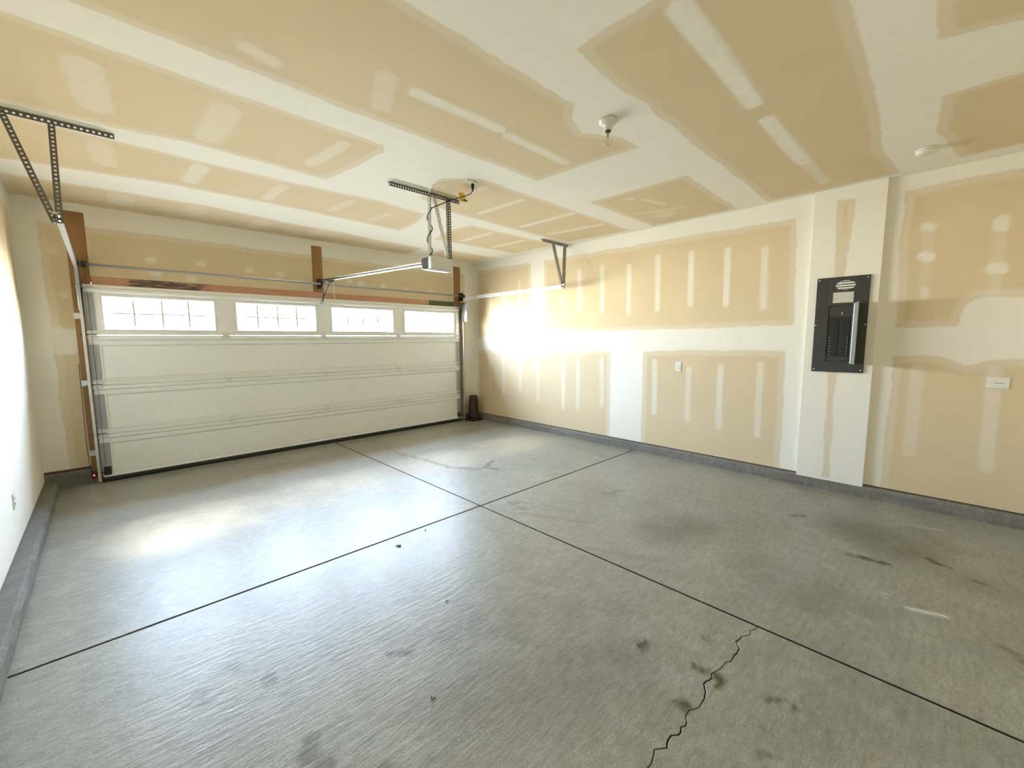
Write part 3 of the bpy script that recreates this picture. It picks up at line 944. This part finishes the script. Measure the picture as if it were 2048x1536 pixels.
# dark chassis with a rounded lower front, white wrap cover at the back, pale lens below
MB().prism_x([(OZ1, OY0 + .03), (OZ1, OY1 - .02), (OZ1 - .02, OY1), (OZ0 + .05, OY1), (OZ0 + .018, OY1 - .03), (OZ0 + .008, OY1 - .07), (OZ0 + .008, OY0 + .03)], OX0 + .004, OX1 - .004).build('motor_housing', M_OPD, op, .006)
MB().prism_x([(OZ1 + .004, OY0 + .02), (OZ1 + .006, OY0 + .05), (OZ1 + .006, OY0 + .062), (OZ0 + .02, OY0 + .062), (OZ0, OY0 + .055), (OZ0 - .002, OY0 + .02), (OZ0 + .012, OY0), (OZ1 - .01, OY0)], OX0, OX1).build('rear_cover', M_OPW, op, .008, True)
MB().prism_x([(OZ0 + .007, OY0 + .064), (OZ0 + .007, OY1 - .075), (OZ0 + .016, OY1 - .032), (OZ0 + .040, OY1 - .004), (OZ0 + .034, OY1 + .002), (OZ0 + .006, OY1 - .03), (OZ0 - .006, OY1 - .08), (OZ0 - .006, OY0 + .064)], OX0 - .001, OX1 + .001).build('light_lens', M_LENS, op, .002)
vt = MB()
for k in range(5):
    vt.box(OX0 + .04 + k * .035, OX0 + .06 + k * .035, OY0 + .09, OY1 - .05, OZ1 + .0002, OZ1 + .004)
vt.build('top_vent', M_OPW, op)
rail_a, rail_b = Vector((2.53, OY1 + .005, 2.30)), Vector((2.411, -.10, 2.375))
rd = (rail_b - rail_a).normalized()
side = rd.cross(Vector((0, 0, 1))).normalized()
upv = side.cross(rd)
RM = Matrix(((side.x, rd.x, upv.x, rail_a.x), (side.y, rd.y, upv.y, rail_a.y), (side.z, rd.z, upv.z, rail_a.z), (0, 0, 0, 1)))
RL = (rail_b - rail_a).length
MB().box(-.003, .003, 0, RL, -.016, .016, RM).box(-.019, .019, 0, RL, .012, .017, RM).box(-.019, .019, 0, RL, -.017, -.012, RM).build('rail', M_GALV, op)
MB().tube([RM @ Vector((-.010, .01, 0)), RM @ Vector((-.010, RL - .05, 0))], .004, 6).tube([RM @ Vector((.010, .01, 0)), RM @ Vector((.010, RL - .05, 0))], .004, 6).build('chain', M_GUN, op)
MB().box(-.024, .024, RL - .34, RL - .20, -.030, -.0175, RM).box(-.012, .012, RL - .31, RL - .24, -.045, -.030, RM).build('trolley', M_GUN, op, .003)
tr0 = RM @ Vector((0, RL - .24, -.04))
MB().tube([tr0, (2.415, -.13, 2.16)], .009, 8).tube([(2.416, -.11, 2.20), (2.42, -.03, 2.07)], .009, 8).build('door_arm', M_GUN, op)
MB().box(2.385, 2.455, -.034, -.0285, 2.045, 2.11).box(2.41, 2.43, -.06, -.034, 2.06, 2.09).build('door_bracket', M_GALV, op)
MB().box(2.38, 2.385, -.11, JF - .001, 2.35, 2.40).box(2.437, 2.442, -.11, JF - .001, 2.35, 2.40).tube([(2.37, -.095, 2.376), (2.45, -.095, 2.376)], .006, 8).build('header_bracket', M_GUN, op)
rc = RM @ Vector((0.03, RL - .28, -.04))
MB().tube([rc, rc + Vector((.004, .002, -.2)), rc + Vector((.0, .003, -.40))], .0022, 6).lathe([(.003, 0), (.009, -.01), (.009, -.03), (.003, -.035)], rc + Vector((0, .003, -.40)), 8).build('release_cord', M_STRING, op)
# hanger: slotted angle across the ceiling, two legs and a brace
hb = MB()
hb.perforated((2.067, -2.72, H - .002), (2.85, -2.72, H - .002), (0, 1, 0), .045, .026)
hb.perforated((2.067, -2.72, H - .002), (2.85, -2.72, H - .002), (0, 0, -1), .034, .026)
hb.build('hanger_bar', M_DKSTEEL, op, solid=.0025)
leg1 = (Vector((2.49, -2.726, H - .012)), Vector((2.425, -2.80, OZ1 + .004)))
MB().perforated(*leg1, (1, 0, 0), .016, .026).perforated(*leg1, (0, 1, 0), .03, .026).build('hanger_leg', M_GALV, op, solid=.0022)
leg2 = (Vector((2.70, -2.726, H - .012)), Vector((2.622, -2.84, OZ1 - .012)))
MB().perforated(*leg2, (1, 0, 0), .034, .026).perforated(*leg2, (0, 1, 0), .03, .026).build('hanger_leg', M_DKSTEEL, op, solid=.0022)
br = (Vector((2.525, -2.728, H - .02)), Vector((2.585, -2.85, OZ1 + .01)))
MB().perforated(*br, (1, 0, 0), .03, .026).perforated(*br, (0, 1, 0), .016, .026).build('hanger_brace', M_GALV, op, solid=.0022)

# power cord: from the ceiling outlet, over the bar, spiralling down the first leg
co = thing('ceiling_outlet', 'small flush ceiling outlet above the opener motor', 'outlet', (2.60, -3.2, H))
MB().box(2.545, 2.665, -3.245, -3.165, H - .006, H - .0003).build('cover_plate', M_PLATE, co, .002)
for x in (2.575, 2.635):
    r = MB().lathe([(.016, -.0025), (.017, 0)], (x, -3.205, H - .0062), 16).build('receptacle', M_PLATE, co)
    MB().box(x - .006, x - .003, -3.21, -3.2, H - .0095, H - .0088).box(x + .003, x + .006, -3.21, -3.2, H - .0095, H - .0088).build('slot', M_SLOT, r)
pc = thing('power_cord', 'black opener cord coiled down the hanger leg from the ceiling outlet', 'cord', (2.63, -3.2, H))
ctrl = [(2.635, -3.205, 2.885), (2.63, -3.18, 2.86), (2.64, -3.10, 2.865), (2.65, -2.98, 2.875), (2.61, -2.88, 2.862), (2.53, -2.80, 2.82), (2.47, -2.765, 2.79)]
pts = []
P4 = [ctrl[0]] + ctrl + [ctrl[-1]]
for i in range(1, len(P4) - 2):
    p0, p1, p2, p3 = [Vector(q) for q in P4[i - 1:i + 3]]
    for t in np.linspace(0, 1, 7)[:-1]:
        pts.append(0.5 * ((2 * p1) + (p2 - p0) * t + (2 * p0 - 5 * p1 + 4 * p2 - p3) * t * t + (-p0 + 3 * p1 - 3 * p2 + p3) * t ** 3))
la, lb_ = leg1
for k in range(64):
    f = k / 63
    q = la.lerp(lb_, 0.24 + .74 * f)
    a = 1.3 + f * 4.2 * math.pi
    pts.append(q + Vector((.008 + .024 * math.cos(a), .012 - .027 * math.sin(a), 0)))
pts.append(Vector((2.44, -2.74, OZ1 + .012)))
pts.append(Vector((2.46, -2.72, OZ1 + .003)))
MB().tube(pts, .0048, 6).build('cable', M_BLACK, pc, smooth_s=True)
MB().lathe([(.012, 0), (.015, -.012), (.015, -.03), (.008, -.05), (.005, -.066)], (2.635, -3.205, H - .0095), 12).build('plug', M_BLACK, pc, smooth_s=True)
yt = thing('warning_tag', 'yellow folded tag hanging on the black opener cord', 'tag', (2.66, -2.99, 2.88))
c = Vector((2.682, -2.985, 2.885))
tq = [(2.635, -3.0, 2.905), (2.70, -2.985, 2.925), (2.715, -2.99, 2.865), (2.65, -3.008, 2.845), (2.69, -3.03, 2.85), (2.735, -2.975, 2.875), (2.715, -2.95, 2.915), (2.655, -2.965, 2.90)]
tq = [c + (Vector(q) - c) * 1.25 for q in tq]
MB().add(tq, [(0, 1, 2, 3), (3, 2, 5, 4), (1, 6, 5, 2), (0, 7, 6, 1)]).build('label_sheet', M_YEL, yt, solid=.0018)
MB().box(2.680, 2.722, -3.018, -3.010, 2.846, 2.858).build('print_band', M_SLOT, yt)
MB().box(2.66, 2.70, -3.020, -3.014, 2.829, 2.840).build('white_edge', M_PLATE, yt)
# low-voltage wire running to the opener along the ceiling
wire = MB().tube([(2.44, -3.06, H - .004), (2.43, -2.98, H - .006), (2.40, -2.90, H - .005), (2.44, -2.80, H - .012), (2.47, -2.735, H - .02)], .0028, 6).build('bell_wire', M_PLATE, None, smooth_s=True)
tag(wire, 'thin pale wire stapled to the ceiling beside the opener bar', 'wire')

# ================================================================== CEILING LIGHT, SMOKE DETECTOR
lf = thing('light_fixture', 'bare clear bulb in a round ceiling lampholder', 'light', (2.585, -4.668, H))
MB().lathe([(.057, -.0003), (.060, -.006), (.058, -.016), (.046, -.026), (.030, -.031), (.026, -.036), (.026, -.060), (.024, -.064)], (2.585, -4.668, H), 32).build('lampholder', M_PORC, lf, smooth_s=True)
MB().lathe([(.018, -.0645), (.0185, -.070), (.017, -.074)], (2.585, -4.668, H), 20).build('socket', M_SLOT, lf)
bulb = MB().lathe([(.0125, -.074), (.0135, -.084), (.017, -.096), (.025, -.110), (.0295, -.124), (.030, -.135), (.027, -.148), (.019, -.158), (.009, -.163), (.001, -.1645)], (2.585, -4.668, H), 24, caps=False).build('bulb', M_BULB, lf, smooth_s=True)
MB().tube([(2.585, -4.668, H - .074), (2.585, -4.668, H - .105)], .004, 6).tube([(2.575, -4.668, H - .125), (2.580, -4.668, H - .100)], .0008, 4).tube([(2.595, -4.668, H - .125), (2.590, -4.668, H - .100)], .0008, 4).tube([(2.575, -4.668, H - .125), (2.585, -4.664, H - .129), (2.595, -4.668, H - .125)], .0008, 4).build('filament', M_BRASS, bulb)
sm = thing('smoke_detector', 'round low white detector on the ceiling near the breaker panel', 'detector', (4.70, -6.10, H))
MB().lathe([(.062, -.0003), (.064, -.008), (.060, -.012)], (4.70, -6.10, H), 32).build('base', M_PLATE, sm, smooth_s=True)
MB().lathe([(.058, -.0125), (.060, -.022), (.054, -.031), (.036, -.036), (.001, -.037)], (4.70, -6.10, H), 32).build('cover', M_PLATE, sm, smooth_s=True)
MB().lathe([(.010, -.0365), (.010, -.039)], (4.69, -6.08, H), 12).build('test_button', M_PLATE, sm)

# ================================================================== BREAKER PANEL
bp = thing('breaker_panel', 'charcoal electrical breaker panel with its cover door open', 'breaker panel', (XC, -5.58, 1.2))
PY0, PY1, PZ0, PZ1 = -5.786, -5.380, 1.198, 2.114
HY0, HY1, HZ0, HZ1 = -5.672, -5.488, 1.300, 1.842
xa, xb = XC - .016, XC - .0006
MB().box(xa, xb, PY0, HY0, PZ0, PZ1).box(xa, xb, HY1, PY1, PZ0, PZ1).box(xa, xb, HY0, HY1, PZ0, HZ0).box(xa, xb, HY0, HY1, HZ1, PZ1).build('cover', M_PANEL, bp, .0015)
MB().box(XC - .004, XC - .0007, HY0 + .0005, HY1 - .0005, HZ0 + .0005, HZ1 - .0005).build('deadfront', M_BREAK, bp)
MB().box(XC - .010, XC - .0045, HY0 + .004, HY1 - .004, 1.735, HZ1 - .004).build('blank_filler', M_PANEL, bp, .002)
MB().box(XC - .010, XC - .0045, HY0 + .004, HY1 - .004, HZ0 + .004, HZ0 + .05).build('blank_filler', M_PANEL, bp, .002)
for r_ in range(13):
    z = 1.368 + r_ * .0278
    for c in (0, 1):
        yc = (HY0 + HY1) / 2 + (-.042 if c == 0 else .042)
        bk = MB().box(XC - .012, XC - .0045, yc - .036, yc + .036, z - .0125, z + .0125).build('breaker', M_BREAK, bp, .001)
        MB().box(XC - .020, XC - .0125, yc - .010, yc + .010, z - .005, z + .005).build('toggle', M_BREAK, bk)
        if r_ < 7:
            MB().box(XC - .0135, XC - .0123, yc + (.022 if c else -.030), yc + (.030 if c else -.022), z - .002, z + .002).build('rating_mark', M_SCREW, bk)
MB().box(XC - .022, XC - .0125, -5.60, -5.59, 1.755, 1.775).build('main_switch', M_SCREW, bp)
for y, z in ((PY0 + .02, PZ1 - .022), (PY1 - .02, PZ1 - .022), (PY0 + .02, PZ0 + .025), (PY1 - .02, PZ0 + .025), (PY1 - .012, 1.655), (PY0 + .014, 1.655)):
    MB().lathe([(.0065, 0), (.006, -.003)], (xa - .0003, y, z), 10, 'X').build('screw', M_SCREW, bp)
n = 28
ov = [(xa - .0012, -5.605 + .075 * math.cos(2 * math.pi * k / n), 2.032 + .046 * math.sin(2 * math.pi * k / n) - .12 * .0) for k in range(n)]
rim = [(xa - .0001, y, z) for x, y, z in ov]
MB().add(ov + rim, [tuple(range(n))] + [(k, (k + 1) % n, n + (k + 1) % n, n + k) for k in range(n)]).build('oval_sticker', M_STK1, bp)
MB().box(xa - .0012, xa - .0001, -5.672, -5.515, 1.868, 1.968).build('paper_sticker', M_STK2, bp)
# the hinged door, swung wide open on its far edge
th = math.radians(106)
hx, hy = XC - .020, HY0 - .012
dv = Vector((-math.sin(th), math.cos(th), 0))
nv = Vector((dv.y, -dv.x, 0))
DM = Matrix(((dv.x, nv.x, 0, hx), (dv.y, nv.y, 0, hy), (0, 0, 1, 0), (0, 0, 0, 1)))
dr = MB().box(0.002, .196, -.0015, .0015, 1.286, 1.858, DM).box(.193, .196, -.0015, .010, 1.286, 1.858, DM).box(0.002, .196, -.0015, .010, 1.855, 1.858, DM).box(0.002, .196, -.0015, .010, 1.286, 1.289, DM).build('panel_door', M_PDOORIN, bp)
MB().box(.165, .178, -.010, -.002, 1.56, 1.60, DM).build('latch', M_BREAK, dr)
MB().tube([(hx + .001, hy, 1.29), (hx + .001, hy, 1.855)], .0035, 8).build('hinge_pin', M_GALV, dr)


# ================================================================== OUTLETS AND PLATES
def outlet(label, x, y, z, nx):
    """duplex outlet on a wall whose inward normal is nx along X"""
    o = thing('wall_outlet', label, 'outlet', (x, y, z))
    bx = lambda a, b: (min(x + nx * a, x + nx * b), max(x + nx * a, x + nx * b))
    MB().box(*bx(.0004, .006), y - .036, y + .036, z - .058, z + .058).build('cover_plate', M_PLATE, o, .003)
    for dz in (-.0215, .0215):
        r = MB().box(*bx(.0062, .0085), y - .0165, y + .0165, z + dz - .0145, z + dz + .0145).build('receptacle', M_PLATE, o, .002)
        MB().box(*bx(.0086, .0092), y - .008, y - .0055, z + dz - .003, z + dz + .006).box(*bx(.0086, .0092), y + .0055, y + .008, z + dz - .003, z + dz + .006).box(*bx(.0086, .0092), y - .002, y + .002, z + dz - .010, z + dz - .006).build('slot', M_SLOT, r)
    return o


outlet('white duplex outlet on the wide tan wall between door and breaker panel', XR, -3.98, 1.182, -1)
outlet('white outlet low on the brightly lit side wall', XL, -1.80, .417, 1)
wp = thing('switch_plate', 'wide white wall plate on the tan wall past the breaker panel', 'wall plate', (XR, -6.63, 1.16))
MB().box(XR - .006, XR - .0004, -6.692, -6.568, 1.115, 1.205).build('cover_plate', M_PLATE, wp, .003)
MB().box(XR - .0075, XR - .0062, -6.667, -6.601, 1.141, 1.178).build('insert', M_PLATE, wp, .001)
MB().box(XR - .0082, XR - .0076, -6.660, -6.605, 1.158, 1.161).build('slot', M_SLOT, wp)

# ================================================================== SENSOR, CONE, DEBRIS
ss = thing('safety_sensor', 'small black safety sensor glowing red low on the door track', 'sensor', (-.062, -.075, .0))
MB().box(-.082, -.046, -.105, -.065, .085, .15).build('sensor_body', M_BLACK, ss, .004)
MB().box(-.0445, -.041, -.10, .0, .10, .135).build('mounting_arm', M_GUN, ss)
MB().lathe([(.007, 0), (.006, -.005), (.002, -.008)], (-.062, -.1053, .118), 12, 'Y').build('indicator_lamp', M_LED, ss)
MB().tube([(-.066, -.06, .09), (-.09, -.03, .25), (-.095, .02, .42), (-.09, .035, .9), (-.085, .04, 1.3)], .0025, 6).build('sensor_wire', M_BLACK, ss)

cn = thing('traffic_cone', 'dark red traffic cone on a black base in the corner beside the door', 'cone', (5.10, -.11, 0))
MB().lathe([(.118, .035), (.105, .06), (.100, .16), (.092, .28), (.083, .40), (.079, .45), (.072, .468), (.060, .476), (.02, .478)], (5.10, -.11, 0), 28).build('cone_body', M_CONE, cn, smooth_s=True)
MB().box(4.975, 5.225, -.235, .015, .002, .036).build('cone_base', M_COND, cn, .012)
MB().lathe([(.106, .055), (.109, .058), (.109, .125), (.105, .128)], (5.10, -.11, 0), 28, caps=False).build('cone_band', M_COND, cn, smooth_s=True)

random.seed(7)
for (x, y, r, lab) in [(1.583, -3.565, .016, 'curled dry leaf scrap just past the middle of the long floor joint'), (1.445, -4.366, .007, 'tiny dark crumb on the open floor between joint and crack'),
                       (1.009, -4.88, .008, 'small pale-edged crumb on the floor nearest the camera'), (1.872, -3.481, .008, 'tiny dark crumb beside the joint crossing')]:
    m = MB()
    for k in range(3):
        a = random.uniform(0, 6.28)
        c, s = math.cos(a), math.sin(a)
        dx, dy = random.uniform(-r, r), random.uniform(-r, r)
        q = [(-r, 0, .002), (-r * .3, r * .45, .005), (r, r * .1, .003), (r * .2, -r * .4, .004), (0, 0, .004 + r * .5)]
        m.add([(x + dx + c * u - s * v, y + dy + s * u + c * v, w) for u, v, w in q], [(0, 1, 4), (1, 2, 4), (2, 3, 4), (3, 0, 4), (3, 2, 1, 0)])
    tag(m.build('floor_scrap', M_LEAF), lab, 'debris', 'scraps on the garage floor')
